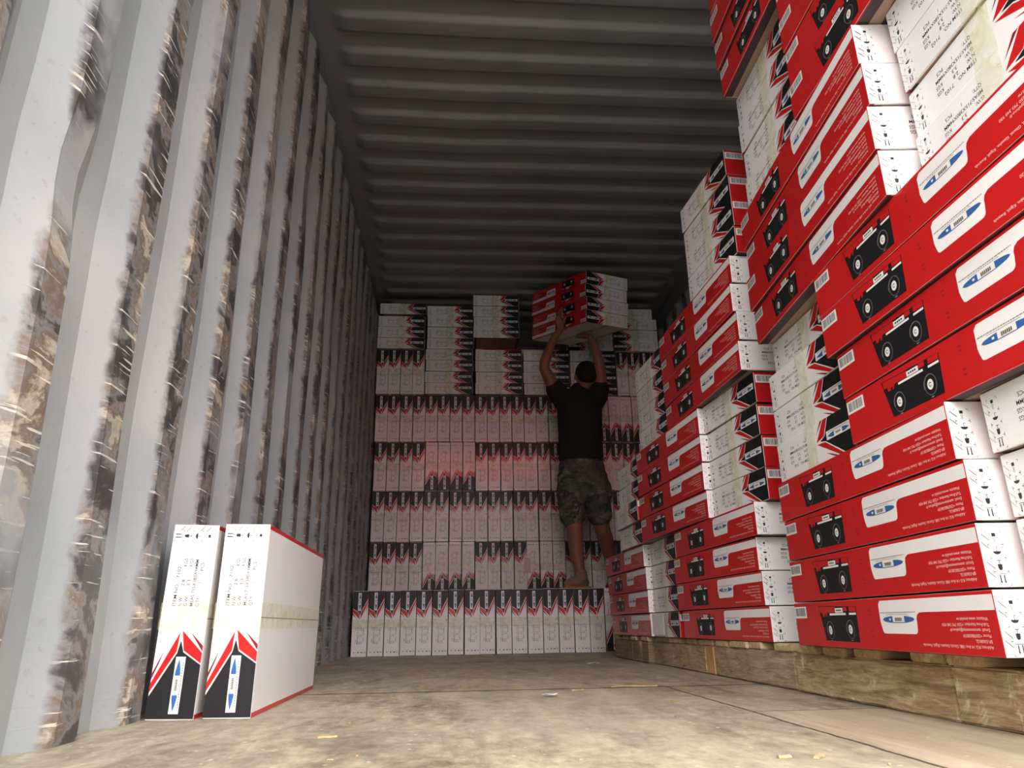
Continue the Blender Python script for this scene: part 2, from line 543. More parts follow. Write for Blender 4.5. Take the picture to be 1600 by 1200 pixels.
def short_print(P, fr):
    """380 x 94 end; a runs from the pictogram end, b across from the first line of text"""
    T = lambda t: t * TH
    X1 = 0.3762
    P.poly(fr, [(0.231, T(.517)), (0.2535, T(.60)), (0.277, T(.995)), (X1, T(.995)), (X1, T(.005)), (0.336, T(.005)), (0.255, T(.47))], CK, E1)
    P.poly(fr, [(0.215, T(.48)), (0.252, T(.455)), (0.329, T(.005)), (0.312, T(.005)), (0.268, T(.22))], CR, E1)
    P.poly(fr, [(0.248, T(.20)), (0.275, T(.12)), (0.306, T(.005)), (0.294, T(.005))], CD, E1)
    P.poly(fr, [(0.2125, T(.525)), (0.250, T(.60)), (0.2745, T(.995)), (0.2545, T(.995)), (0.228, T(.70))], CR, E1)
    P.poly(fr, [(0.215, T(.70)), (0.252, T(.995)), (0.241, T(.995))], CD, E1)
    # blue-oval label on the black end
    P.rect(fr, 0.262, T(.465), 0.367, T(.67), CW, E2)
    def oval(a0, a1, pt):
        n = 6; up, dn = [], []
        for i in range(n + 1):
            u = i / n
            w = math.sin(math.pi / 2 * u) if pt == 0 else math.cos(math.pi / 2 * u)
            x = a0 + (a1 - a0) * u
            up.append((x, T(.545) + w * T(.055))); dn.append((x, T(.545) - w * T(.055)))
        P.poly(fr, up + dn[::-1], CB, E3)
    oval(0.266, 0.297, 0); oval(0.333, 0.363, 1)
    for i in range(7):
        P.rect(fr, 0.3045 + i * 0.003, T(.52), 0.3067 + i * 0.003, T(.57), CO, E3)
    for i in range(18):
        P.rect(fr, 0.272 + i * 0.0048, T(.625), 0.2755 + i * 0.0048, T(.645), CGL, E3)
    for i in range(9):
        P.rect(fr, 0.291 + i * 0.0048, T(.602), 0.294 + i * 0.0048, T(.613), CGL, E3)
    # data block
    sz = 0.0068
    ls = [T(.245), T(.37), T(.49), T(.615), T(.74)]
    ls = [x + 0.0035 for x in ls]
    P.text(fr, 'ITEM NO.', 0.166, ls[0], sz, CG, E1, width=0.046)
    P.text(fr, '7102', 0.110, ls[0], sz, CG, E1, width=0.024)
    P.text(fr, 'N.W:', 0.166, ls[1], sz, CG, E1, width=0.020)
    P.text(fr, '2.8', 0.1255, ls[1], sz, CG, E1, width=0.013)
    P.text(fr, 'KGS', 0.087, ls[1], sz, CG, E1, width=0.017)
    P.text(fr, 'G.W:', 0.166, ls[2], sz, CG, E1, width=0.021)
    P.text(fr, '3.3', 0.1255, ls[2], sz, CG, E1, width=0.013)
    P.text(fr, 'KGS', 0.087, ls[2], sz, CG, E1, width=0.017)
    P.text(fr, 'MEAS:715X380X94MM', 0.166, ls[3], sz, CG, E1, width=0.094)
    P.text(fr, 'QTY:', 0.166, ls[4], sz, CG, E1, width=0.020)
    P.text(fr, '1', 0.121, ls[4], sz, CG, E1, sx=0.9)
    P.text(fr, 'PCS', 0.095, ls[4], sz, CG, E1, width=0.017)
    # pictograms in corner brackets, centred at a = .0235; their tops point to -b after the inversion of the print -> drawn along -b
    A = 0.0235
    def br(b):
        for sa in (-1, 1):
            for sb in (-1, 1):
                x, y = A + sa * 0.0115, b + sb * 0.0095
                P.line(fr, (x, y), (x - sa * 0.003, y), 0.0006, CG, E1)
                P.line(fr, (x, y), (x, y - sb * 0.003), 0.0006, CG, E1)
    ctr = [T(.13), T(.34), T(.55), T(.76)]
    for b in ctr: br(b)
    b = ctr[0]
    for d in (-0.003, 0.003):
        P.rect(fr, A + d - 0.0009, b - 0.005, A + d + 0.0009, b + 0.005, CG, E1)
        P.poly(fr, [(A + d - 0.0018, b - 0.004), (A + d + 0.0018, b - 0.004), (A + d, b - 0.007)], CG, E2)
    P.rect(fr, A - 0.006, b + 0.006, A + 0.006, b + 0.0068, CG, E1)
    b = ctr[1]                                    # wine glass
    P.poly(fr, [(A - 0.0035, b + 0.001), (A + 0.0035, b + 0.001), (A + 0.003, b - 0.005), (A + 0.0015, b - 0.0075), (A - 0.0015, b - 0.0075), (A - 0.003, b - 0.005)][::1], CG, E1)
    P.rect(fr, A - 0.0005, b + 0.001, A + 0.0005, b + 0.006, CG, E1)
    P.rect(fr, A - 0.003, b + 0.006, A + 0.003, b + 0.0069, CG, E1)
    b = ctr[2]                                    # umbrella
    P.poly(fr, [(A + 0.006 * math.cos(math.pi * i / 8), b - 0.0045 * math.sin(math.pi * i / 8)) for i in range(9)], CG, E1)
    P.rect(fr, A - 0.0004, b, A + 0.0004, b + 0.006, CG, E1)
    P.rect(fr, A, b + 0.0055, A + 0.003, b + 0.0063, CG, E1)
    b = ctr[3]                                    # stacking limit
    P.rect(fr, A - 0.0028, b + 0.002, A + 0.0028, b + 0.007, CG, E1)
    for d in (-0.0065, -0.0025):
        P.ring(fr, A, b + d + 0.001, 0.0016, 0.0022, CG, E1, n=4)
    # staples
    for bb in (T(.27), T(.71)):
        for k in (-1, 1):
            a0 = 0.0085 + 0.001 * k
            b0 = bb + k * 0.006
            P.line(fr, (a0 - 0.005, b0 + 0.005), (a0 + 0.006, b0 - 0.005), 0.0013, CS, E4)

def long_print(P, fr):
    """715 x 94 red side; a from the barcode end, b upward (print upside down)"""
    P.rect(fr, 0.003, 0.059, 0.066, 0.084, CW, E1)
    rr = random.Random(5); x = 0.009
    while x < 0.060:
        w = rr.choice((0.0007, 0.0011, 0.0018))
        P.rect(fr, x, 0.0635, x + w, 0.081, CG, E2)
        x += w + rr.choice((0.0008, 0.0012, 0.0018))
    # gas hob picture
    P.poly(fr, [(0.132, 0.0835), (0.302, 0.079), (0.298, 0.012), (0.152, 0.013)], CK, E1)
    P.poly(fr, [(0.136, 0.082), (0.212, 0.080), (0.212, 0.069), (0.172, 0.069), (0.168, 0.061), (0.150, 0.061), (0.148, 0.069), (0.138, 0.069)], CR, E2)
    P.poly(fr, [(0.246, 0.0795), (0.262, 0.079), (0.262, 0.071), (0.246, 0.071)], CR, E2)
    P.poly(fr, [(0.272, 0.079), (0.300, 0.0785), (0.300, 0.069), (0.272, 0.070)], CR, E2)
    P.poly(fr, [(0.160, 0.066), (0.158, 0.060), (0.164, 0.060), (0.166, 0.066)], CK, E3)
    P.rect(fr, 0.183, 0.0635, 0.256, 0.0675, CW, E2)
    P.rect(fr, 0.270, 0.0635, 0.299, 0.0675, CW, E2)
    P.rect(fr, 0.211, 0.0685, 0.245, 0.0775, CW, E3)
    for i in range(4):
        P.rect(fr, 0.216 + i * 0.006, 0.0715, 0.2205 + i * 0.006, 0.0745, CK, E4)
    for (a, b) in ((0.178, 0.034), (0.268, 0.036)):
        P.disc(fr, a, b, 0.0165, 0.0185, CGY, E2, 18)
        P.disc(fr, a, b, 0.0145, 0.0165, CK, E3, 18)
        P.ring(fr, a, b, 0.0165, 0.0178, CGL, E3, 1.6, 3.4, 8)
        P.disc(fr, a, b, 0.0080, 0.0090, CW, E4, 14)
        P.ring(fr, a, b, 0.0026, 0.0040, CGY, E4 + E1, 0.4, 5.6, 10)
        P.disc(fr, a, b - 0.021, 0.0045, 0.0011, CGL, E3, 8)
    # white tab with the oval mark, running into the white band
    def tab(o):
        pts = [(0.7108, 0.0865 + o * .6), (0.396 - o, 0.0865 + o * .6)]
        pts += [(0.389 - o, 0.080), (0.388 - o, 0.050), (0.391 - o, 0.038)]
        for i in range(5):
            u = math.pi / 2 * i / 4
            pts.append((0.399 - o - 0.007 * math.cos(u) * 1 + 0.0, 0.036 - (0.0065 + o) * math.sin(u)))
        for i in range(5):
            u = math.pi / 2 * i / 4
            pts.append((0.497 + (0.009 + o) * math.sin(u), 0.0375 - (0.008 + o) * math.cos(u)))
        pts += [(0.5075 + o, 0.047), (0.508 + o, 0.054), (0.511 + o, 0.0600 - o), (0.519 + o, 0.0640 - o), (0.530, 0.0645 - o), (0.7108, 0.0645 - o)]
        return pts
    P.poly(fr, tab(0.0), CW, E1)
    n = 9
    def half(a0, a1, f):
        up, dn = [], []
        for i in range(n):
            u = i / (n - 1); x = a0 + (a1 - a0) * u
            w = math.sqrt(max(0, 1 - ((x - 0.450) / 0.052) ** 2)) * 0.0062
            up.append((x, 0.0535 + w)); dn.append((x, 0.0535 - w))
        P.poly(fr, up + dn[::-1], f, E2)
    half(0.398, 0.432, CB); half(0.470, 0.502, CB)
    P.rect(fr, 0.432, 0.0476, 0.470, 0.0488, CB, E2)
    for i in range(6):
        P.rect(fr, 0.440 + i * 0.0038, 0.0505 + (i % 2) * 0.0006, 0.4428 + i * 0.0038, 0.0565, CO, E3)
    P.rect(fr, 0.421, 0.052, 0.426, 0.0555, CW, E3)
    rr = random.Random(2); x = 0.392
    while x < 0.505:
        w = rr.uniform(0.002, 0.006); P.rect(fr, x, 0.0645, x + w, 0.0660, CGL, E2); x += w + 0.0012
    x = 0.412
    while x < 0.480:
        w = rr.uniform(0.002, 0.005); P.rect(fr, x, 0.0615, x + w, 0.0624, CGL, E2); x += w + 0.0012
    sz = 0.0048
    for s, b, w in (('Website: www.amolid.rw', 0.0505, 0.074), ('Toll-Free Number: +250 793 340 930', 0.0425, 0.114),
                    ('Email: samsonvente@yahoo.fr', 0.0345, 0.096), ('Phone: +250788538159', 0.0265, 0.065),
                    ('BP-5360KGL', 0.0190, 0.038), ('Address: KG 14 Ave 18B, Gisozi, Gasabo, Kigali, Rwanda', 0.0105, 0.176)):
        P.text(fr, s, 0.691, b + 0.0045, sz, CRT, E1, width=w)
    # hand-hole dents: dark red ovals paint in the shade of their relief
    for b in (0.028, 0.066):
        for d in (-0.004, 0.004):
            P.disc(fr, 0.352, b + d, 0.0042, 0.0016, CD, E1, 8)

def build_carton():
    bm = bmesh.new()
    bm_box(bm, (-WD / 2, -L / 2, -TH / 2), (WD / 2, L / 2, TH / 2), 0.0022)
    me = bpy.data.meshes.new('carton')
    P = Print()
    P.mi(CW); P.mi(CR)
    bm.normal_update()
    for f in bm.faces:
        b = len(P.v)
        P.v += [tuple(v.co) for v in f.verts]
        P.f.append(tuple(range(b, b + len(f.verts))))
        n_ = f.normal
        P.m.append(1 if abs(n_.x) > 0.3 else (P.mi(CEDGE) if abs(n_.y) > 0.3 and abs(n_.z) > 0.3 else 0))
    bm.free()
    short_print(P, lambda a, b, e: (a - WD / 2, -L / 2 - e, b - TH / 2))
    short_print(P, lambda a, b, e: (WD / 2 - a, L / 2 + e, b - TH / 2))
    long_print(P, lambda a, b, e: (-WD / 2 - e, L / 2 - a, b - TH / 2))
    long_print(P, lambda a, b, e: (WD / 2 + e, a - L / 2, b - TH / 2))
    for sgn in (-1, 1):
        fr = lambda a, b, e, s=sgn: (a, b, s * (TH / 2 + e))
        P.rect(fr, -WD / 2 + 0.001, -L / 2 + 0.001, -WD / 2 + 0.010, L / 2 - 0.001, CR, E1)
        P.rect(fr, WD / 2 - 0.010, -L / 2 + 0.001, WD / 2 - 0.001, L / 2 - 0.001, CR, E1)
        P.rect(fr, -0.0012, -L / 2 + 0.002, 0.0012, L / 2 - 0.002, CSEAM, E1)
        P.rect(fr, -0.001, 0.11, 0.052, 0.1112, CSEAM, E1)
    # the picture side (turned down on the inverted cartons): kraft brown with dark borders and a hob
    fr = lambda a, b, e: (a, b, -TH / 2 - e)
    H_, V_ = WD / 2 - 0.004, L / 2 - 0.004
    P.rect(fr, -H_, -V_, H_, V_, CTAN, E2)
    for (x0, x1) in ((-H_, -H_ + 0.022), (H_ - 0.022, H_)):
        P.rect(fr, x0, -V_, x1, V_, CPL, E3)
    P.poly(fr, [(-0.125, 0.225), (0.125, 0.225), (0.150, -0.06), (-0.150, -0.06)], CPL, E3)
    P.poly(fr, [(-0.110, 0.205), (-0.020, 0.205), (-0.030, 0.165), (-0.118, 0.165)], CD, E4)
    P.poly(fr, [(0.020, 0.205), (0.110, 0.205), (0.118, 0.165), (0.030, 0.165)], CD, E4)
    P.rect(fr, -0.12, 0.135, 0.12, 0.148, CW, E4)
    for x in (-0.07, 0.07):
        P.disc(fr, x, 0.03, 0.036, 0.036, CGY, E4, 20)
        P.disc(fr, x, 0.03, 0.014, 0.014, CW, E4 + E1, 14)
    me.from_pydata(P.v, [], P.f)
    for m in P.mats: me.materials.append(m)
    me.polygons.foreach_set('material_index', P.m)
    me.update()
    o = bpy.data.objects.new('carton', me)
    COL.objects.link(o)
    # packing tape: along the middle of both large faces and down over both ends
    tv, tf = [], []
    w = 0.026; e = 0.0014; nz = 1
    prof = [(-L / 2 - e, -TH / 2 - e), (-L / 2 - e, TH / 2 + e), (L / 2 + e, TH / 2 + e), (L / 2 + e, -TH / 2 - e)]
    for (y, z) in prof:
        tv.append((-w - 0.004, y, z)); tv.append((w - 0.004, y, z))
    for i in range(4):
        j = (i + 1) % 4
        tf.append((2 * i, 2 * i + 1, 2 * j + 1, 2 * j))
    t = link_mesh('packing_tape', tv, tf, CT, parent=o)
    t['label'] = 'yellowish clear packing tape'
    return o

CARTON = build_carton()
CARTON_TAPE = CARTON.children[0]
_first = [True]
N_CART = [0]
def carton(mat, label, group):
    if _first[0]:
        o = CARTON; _first[0] = False
    else:
        o = CARTON.copy(); COL.objects.link(o)
        c = CARTON_TAPE.copy(); COL.objects.link(c); c.parent = o
    o.matrix_world = mat
    tag(o, label, 'carton', group)
    N_CART[0] += 1
    return o

RY = lambda d: Matrix.Rotation(math.radians(d), 4, 'Y')
RZ = lambda r: Matrix.Rotation(r, 4, 'Z')
TR = Matrix.Translation
rj = random.Random(11)
ORD = ['bottom', 'second from bottom', 'second from top', 'top']

# --- cargo on the right: bundles of four laid flat on three pallets --------------------
Z0, HB = 0.1112, 0.0955
def bundle_R(level, xf, xn, y_near, lab, grp, jit=0.006, offs=None):
    """red long sides to the aisle; xf/xn = x of the aisle face at its far and near end"""
    yaw = math.atan2(xn - xf, L)         # turn so that the face follows far -> near
    for k in range(4):
        dx = rj.uniform(-jit, jit); dy = rj.uniform(-jit, jit) * 1.3; dr = rj.uniform(-0.008, 0.008)
        if offs: dx += offs[k][0]; dy += offs[k][1]
        z = Z0 + ((level - 1) * 4 + k) * HB + TH / 2
        c = Vector(((xf + xn) / 2 + WD / 2 + dx, y_near + L / 2 + dy, z))
        carton(TR(c) @ RZ(yaw + dr), lab % ORD[k], grp)
def bundle_W(level, x, y_near, lab, grp, yaw=0.0, jit=0.006, offs=None):
    """printed white ends to the aisle"""
    for k in range(4):
        dx = rj.uniform(-jit, jit); dy = rj.uniform(-jit, jit) * 1.3; dr = rj.uniform(-0.010, 0.010)
        if offs: dx += offs[k][0]; dy += offs[k][1]
        z = Z0 + ((level - 1) * 4 + k) * HB + TH / 2
        c = Vector((x + math.cos(yaw) * L / 2 + dx, y_near + WD / 2 + math.sin(yaw) * L / 2 + dy, z))
        carton(TR(c) @ RZ(-math.pi / 2 + yaw + dr), lab % ORD[k], grp)

def LR(place): return 'carton with red side to the aisle, %s of ' + place
def LW(place): return 'carton with white end to the aisle, %s of ' + place
LV = {1: 'first', 2: 'second', 3: 'third', 4: 'fourth', 5: 'fifth'}
def g(level, p): return 'four carton bundle, layer %d of the %s pallet stack' % (level, p)
def pl_(level, p): return '%s layer on %s pallet' % (LV[level], p)

# nearest pallet
bundle_R(1, 1.414, 1.375, 1.005, LR(pl_(1, 'nearest')), g(1, 'nearest'), 0.003, [(0, 0), (0.002, 0.004), (0.004, 0.0), (0, 0.014)])
bundle_W(1, 1.402, 0.612, LW(pl_(1, 'nearest')), g(1, 'nearest'), -0.05, 0.003, [(0.02, 0), (0.012, 0), (0.006, 0), (0, 0)])
bundle_W(2, 1.430, 1.345, LW(pl_(2, 'nearest')), g(2, 'nearest'), -0.02, 0.004, [(-0.012, 0), (0.0, 0.02), (0.0, 0.02), (0.02, 0.02)])
bundle_R(2, 1.383, 1.362, 0.625, LR(pl_(2, 'nearest')), g(2, 'nearest'), 0.003, [(0.006, -0.02), (0.004, -0.012), (0, 0.012), (0, 0.012)])
bundle_R(3, 1.412, 1.360, 1.018, LR(pl_(3, 'nearest')), g(3, 'nearest'), 0.004)
bundle_W(3, 1.412, 0.632, LW(pl_(3, 'nearest')), g(3, 'nearest'), -0.03, 0.004)
bundle_W(4, 1.424, 1.325, LW(pl_(4, 'nearest')), g(4, 'nearest'), -0.02, 0.004)
bundle_R(4, 1.381, 1.360, 0.600, LR(pl_(4, 'nearest')), g(4, 'nearest'), 0.004)
bundle_R(5, 1.388, 1.375, 0.972, LR(pl_(5, 'nearest')), g(5, 'nearest'), 0.003, [(0, 0), (-0.010, 0), (-0.019, -0.01), (-0.022, -0.018)])
# middle pallet
bundle_R(1, 1.432, 1.458, 2.000, LR(pl_(1, 'middle')), g(1, 'middle'), 0.003, [(0, -0.015), (0.004, 0.02), (0.004, 0.03), (0, 0)])
bundle_W(1, 1.447, 2.758, LW(pl_(1, 'middle')), g(1, 'middle'), -0.00, 0.004)
bundle_R(2, 1.398, 1.444, 2.352, LR(pl_(2, 'middle')), g(2, 'middle'), 0.004)
bundle_W(2, 1.478, 1.965, LW(pl_(2, 'middle')), g(2, 'middle'), 0.07, 0.004)
bundle_R(3, 1.424, 1.450, 1.948, LR(pl_(3, 'middle')), g(3, 'middle'), 0.004)
bundle_W(3, 1.432, 2.684, LW(pl_(3, 'middle')), g(3, 'middle'), 0.06, 0.004)
bundle_W(4, 1.458, 1.925, LW(pl_(4, 'middle')), g(4, 'middle'), 0.08, 0.004)
# far pallet
bundle_R(1, 1.405, 1.422, 3.142, LR(pl_(1, 'farthest')), g(1, 'farthest'), 0.004, [(0.012, 0), (0, 0), (0, 0), (-0.006, 0)])
bundle_W(2, 1.404, 3.080, LW(pl_(2, 'farthest')), g(2, 'farthest'), 0.04, 0.006, [(0.0, 0), (-0.02, 0), (0.0, 0), (0.0, 0)])

# --- the stack closing the back of the container ------------------------------------------
NTH = ['first', 'second', 'third', 'fourth', 'fifth', 'sixth', 'seventh', 'eighth', 'ninth', 'tenth', 'eleventh', 'twelfth',
       'thirteenth', 'fourteenth', 'fifteenth', 'sixteenth', 'seventeenth', 'eighteenth', 'nineteenth', 'twentieth',
       'twenty-first', 'twenty-second', 'twenty-third', 'twenty-fourth']
def upright(x, y, z, up, label, group, jx=0.0008, jy=0.007):
    rot = RY(-90) if up else RY(90)
    c = Vector((x + TH / 2 + rj.uniform(-jx, jx), y + L / 2 + rj.uniform(-jy, jy), z + WD / 2))
    carton(TR(c) @ RZ(rj.uniform(-0.006, 0.006)) @ Matrix.Rotation(rj.uniform(-0.003, 0.004), 4, 'X') @ rot, label, group)

GAP = 0.0972
for i in range(17):
    up = i != 16
    upright(-0.0225 + i * GAP + 0.0025, 4.632 + (0.02 if i == 16 else 0), 0.0005, up,
            'upright carton, black end %s, %s from left in the floor row of the back stack' % ('up' if up else 'down', NTH[i]),
            'upright cartons of the floor row')
rows = [(0.384, 5.476, -0.034, ['T'] * 4 + ['B'] * 4 + ['T'] * 4 + ['B'] * 3 + ['T'] * 8, 'second'),
        (0.765, 5.470, -0.034, ['T'] * 23, 'third'),
        (1.146, 5.462, -0.030, ['T'] * 4 + ['B'] * 4 + ['T'] * 15, 'fourth'),
        (1.527, 5.450, -0.036, ['T'] * 17 + ['B'] * 6, 'fifth')]
for z, y, x0, pat, rn in rows:
    for i, u in enumerate(pat):
        if i > 22: break
        upright(x0 + i * 0.0974, y, z, u == 'T',
                'upright carton, black end %s, %s from left in %s row up of back stack' % ('up' if u == 'T' else 'down', NTH[i], rn),
                'upright cartons of the %s row' % rn)
for i in range(4):
    upright(-0.041 + i * 0.0960, 5.435, 1.908, True,
            'upright carton, %s from left in short upper row at left of back stack' % NTH[i], 'upright cartons of the upper left row')
for i in range(4):
    upright(1.898 + i * 0.098, 5.435, 1.908, True,
            'upright carton, %s from left in short upper row at right of back stack' % NTH[i], 'upright cartons of the upper right row')

def flat_col(x, y, z, n, flip, place, grp, dx=None, gap=0.0958, gaps=None):
    for k in range(n):
        zz = z + k * gap + TH / 2 + (gaps[k] if gaps else 0)
        c = Vector((x + WD / 2 + (dx[k] if dx else 0) + rj.uniform(-0.004, 0.004), y + L / 2 + rj.uniform(-0.008, 0.008), zz))
        carton(TR(c) @ (RY(180) if flip else Matrix.Identity(4)),
               'flat carton, black end %s, %s from bottom of %s' % ('left' if flip else 'right', NTH[k], place), grp)
flat_col(-0.043, 5.42, 2.2895, 4, False, 'leftmost column of back stack', 'flat cartons, leftmost column', [0, 0.001, 0.003, 0.008], gaps=[0, 0, 0, 0.016])
flat_col(0.345, 5.42, 1.9085, 8, False, 'second column of back stack', 'flat cartons, second column', [0, 0, 0.002, 0.004, 0.008, 0.006, 0.008, 0.006])
flat_col(0.748, 5.42, 1.9085, 4, False, 'third column, below its gap', 'flat cartons, third column, lower block')
carton(TR(Vector((1.107, 5.84, 2.344))) @ RZ(math.pi / 2), 'dark carton set back in the gap of the third column of back stack', 'flat cartons, third column, upper block')
flat_col(0.728, 5.42, 2.3925, 4, False, 'third column, above its gap', 'flat cartons, third column, upper block')
flat_col(1.132, 5.42, 1.9085, 4, False, 'fourth column of back stack', 'flat cartons, fourth column')
flat_col(1.515, 5.42, 1.9085, 4, False, 'fifth column, behind the worker', 'flat cartons, fifth column, lower block')
flat_col(1.498, 5.42, 2.2925, 2, True, 'fifth column, above the worker', 'flat cartons, fifth column, upper block')
flat_col(1.880, 5.42, 2.2895, 4, True, 'rightmost column of back stack', 'flat cartons, rightmost column', [0, 0.0, 0.0, -0.03])

# --- the bundle being lifted ---------------------------------------------------------------
LB = TR(Vector((1.5061, 4.6021, 2.1854))) @ (Matrix.Rotation(0.4559, 4, 'Z') @ Matrix.Rotation(-0.0669, 4, 'Y') @ Matrix.Rotation(0.1594, 4, 'X'))
for k in range(4):
    d = [0, 0.006, -0.004, 0.003][k]
    carton(LB @ TR(Vector((WD / 2 + d, L / 2, (k + 0.5) * 0.095))) @ RY(180),
           'carton in the tilted bundle held overhead by the worker, %s one' % ORD[k], 'bundle of cartons lifted by the worker')

# --- two cartons standing by the left wall -------------------------------------------------
def standing(xb, yb, lean, yaw, label):
    m = TR(Vector((xb, yb, 0.0008))) @ RZ(yaw) @ Matrix.Rotation(lean, 4, 'Y') @ TR(Vector((TH / 2, L / 2, WD / 2))) @ RY(90)
    carton(m, label, 'two cartons standing by the left wall')
standing(0.0065, 1.579, 0.024, 0.017, 'white carton on edge nearest the left wall, black end down, on the floor')
standing(0.1165, 1.577, 0.014, 0.017, 'white carton on edge with a broad bare white face, black end down, on floor')

# ------------------------------------------------------------------ pallets
def pallet(y0, y1, x0, x1, stringers, decks, label):
    root = empty('wooden_pallet', ((x0 + x1) / 2, (y0 + y1) / 2, 0))
    tag(root, label, 'pallet', 'wooden pallets under the cartons')
    rr = random.Random(int(y0 * 100))
    ox, oy = root.location.x, root.location.y
    def part(name, lo, hi, mat, bev=0.004, jit=0.002):
        bm = bmesh.new()
        bm_box(bm, (lo[0] - ox, lo[1] - oy, lo[2]), (hi[0] - ox, hi[1] - oy, hi[2]), 0)
        long_ = 1 if hi[1] - lo[1] > hi[0] - lo[0] else 0
        n = 9 if (hi[long_] - lo[long_]) > 0.2 else 1
        if n > 1:
            es = [e for e in bm.edges if abs(e.verts[0].co[long_] - e.verts[1].co[long_]) > 0.1]
            bmesh.ops.subdivide_edges(bm, edges=es, cuts=n, use_grid_fill=True)
        for v in bm.verts:
            v.co += Vector([rr.uniform(-jit, jit) * (0.6 if i == 2 else 1) for i in range(3)])
        bm.verts.ensure_lookup_table()
        zmin = min(v.co.z for v in bm.verts)
        if lo[2] < 0.001:
            for v in bm.verts: v.co.z -= zmin
        if bev:
            sharp = [e for e in bm.edges if len(e.link_faces) == 2 and e.calc_face_angle(0) > 0.8]
            bmesh.ops.bevel(bm, geom=sharp, offset=bev, segments=2, affect='EDGES', clamp_overlap=True)
        return bm_obj(name, bm, mat, root)
    for (a, b, mat) in stringers:
        w = 0.10 if b - a < 0.1 else 0.045
        part('stringer', (x0, a + 0.0015, 0.0), (x0 + w, b - 0.0015, 0.0885), mat)
    for xs in ((x0 + x1) / 2 - 0.02, x1 - 0.045):
        part('stringer', (xs, y0, 0.0), (xs + 0.045, y1, 0.0885), M_STR)
    for (a, b) in decks:
        part('deck_board', (x0 + rr.uniform(-0.004, 0.006), a, 0.0905), (x1, b, 0.1092), M_DECK, 0.0025, 0.0008)
    return root

pallet(0.50, 1.835, 1.445, 2.30, [(0.50, 1.243, M_STR), (1.243, 1.835, M_STR)],
       [(0.52, 0.62), (0.66, 0.76), (0.80, 0.90), (0.95, 1.05), (1.158, 1.248), (1.257, 1.357), (1.445, 1.545), (1.587, 1.69), (1.715, 1.81)],
       'nearest weathered wooden pallet, its rough side board closest to the camera')
pallet(1.845, 3.20, 1.452, 2.30, [(1.855, 2.445, M_STR2), (2.447, 2.526, M_ORG), (2.528, 3.19, M_STR2)],
       [(1.86, 1.97), (2.06, 2.145), (2.155, 2.29), (2.32, 2.42), (2.46, 2.60), (2.64, 2.74), (2.82, 2.96), (2.985, 3.185)],
       'middle wooden pallet with a fresh orange block between grey brown side boards')
pallet(3.205, 3.93, 1.430, 2.30, [(3.205, 3.50, M_PLY), (3.505, 3.90, M_PLY)],
       [(3.21, 3.33), (3.42, 3.52), (3.62, 3.72), (3.82, 3.92)],
       'farthest wooden pallet with layered plywood side, below four red cartons')

# ------------------------------------------------------------------ sunlit red panel added unseen behind the camera, to mirror in the glossy cartons
bm = bmesh.new()
bm_box(bm, (-0.9, -3.6, 2.95), (2.2, -3.5, 3.50), 0.02)
bmesh.ops.subdivide_edges(bm, edges=[e for e in bm.edges if abs(e.verts[0].co.x - e.verts[1].co.x) > 1], cuts=12, use_grid_fill=True)
for v in bm.verts: v.co.y += 0.04 * math.sin(v.co.x * 7)
aw = bm_obj('red_glow_panel', bm, flat('red_canvas', (0.75, 0.02, 0.02), 0.8))
for x in (-0.85, 2.15):
    bm = bmesh.new(); bm_box(bm, (x - 0.04, -3.64, -1.3), (x + 0.04, -3.56, 3.0), 0.004)
    bm_obj('glow_panel_post', bm, M_ROOF, aw)
tag(aw, 'red canvas panel on two posts, added unseen behind the camera for its red reflection', 'awning')

# ------------------------------------------------------------------ litter on the floor
def chip(x, y, ln, w, h, rot, label, mat=M_CHIP, grp='wood chips on the floor', name='wood_chip', seed=0):
    rr = random.Random(seed)
    bm = bmesh.new()
    bm_box(bm, (-ln / 2, -w / 2, 0), (ln / 2, w / 2, h), 0)
    es = [e for e in bm.edges if abs(e.verts[0].co.x - e.verts[1].co.x) > ln * 0.5]
    bmesh.ops.subdivide_edges(bm, edges=es, cuts=3, use_grid_fill=True)
    for v in bm.verts:
        u = abs(v.co.x) / (ln / 2)
        v.co.y *= 1 - 0.55 * u * rr.uniform(0.3, 1)
        v.co.y += rr.uniform(-1, 1) * w * 0.15
        if v.co.z > h / 2: v.co.z *= rr.uniform(0.6, 1.1)
    o = bm_obj(name, bm, mat)
    o.location = (x, y, 0.0004); o.rotation_euler = (0, 0, rot)
    tag(o, label, 'wood chip' if name == 'wood_chip' else 'scrap', grp)
    return o
rc = random.Random(21)
chip(0.49, 0.885, 0.034, 0.008, 0.003, 0.1, 'long pale wood splinter at bottom edge, left of middle', seed=1)
chip(0.547, 0.98, 0.012, 0.007, 0.003, 0.6, 'small tan chip above the long pale splinter', seed=2)
chip(0.408, 1.28, 0.030, 0.006, 0.003, 0.2, 'tan splinter on the floor right of the two standing cartons', seed=3)
chip(0.452, 1.93, 0.032, 0.007, 0.003, -0.2, 'pale chip near the floor joint right of the standing cartons', seed=4)
chip(0.93, 2.02, 0.038, 0.006, 0.003, 0.5, 'pale splinter on the joint, right of the white paper scrap', seed=5)
chip(1.085, 1.68, 0.022, 0.012, 0.004, 0.7, 'small brown chip between paper scrap and nearest pallet', seed=6)
chip(1.03, 0.99, 0.018, 0.009, 0.004, 0.1, 'dark brown chip at the lower right foreground', seed=7)
chip(1.075, 0.985, 0.030, 0.010, 0.003, 0.9, 'yellow chip at lower right, beside the dark brown chip', seed=8)
chip(1.10, 2.10, 0.13, 0.010, 0.002, 0.03, 'long torn splinter lying along the floor joint', seed=9)
chip(1.10, 2.11, 0.10, 0.012, 0.004, -0.2, 'short torn splinter beside the long one on floor joint', seed=10)

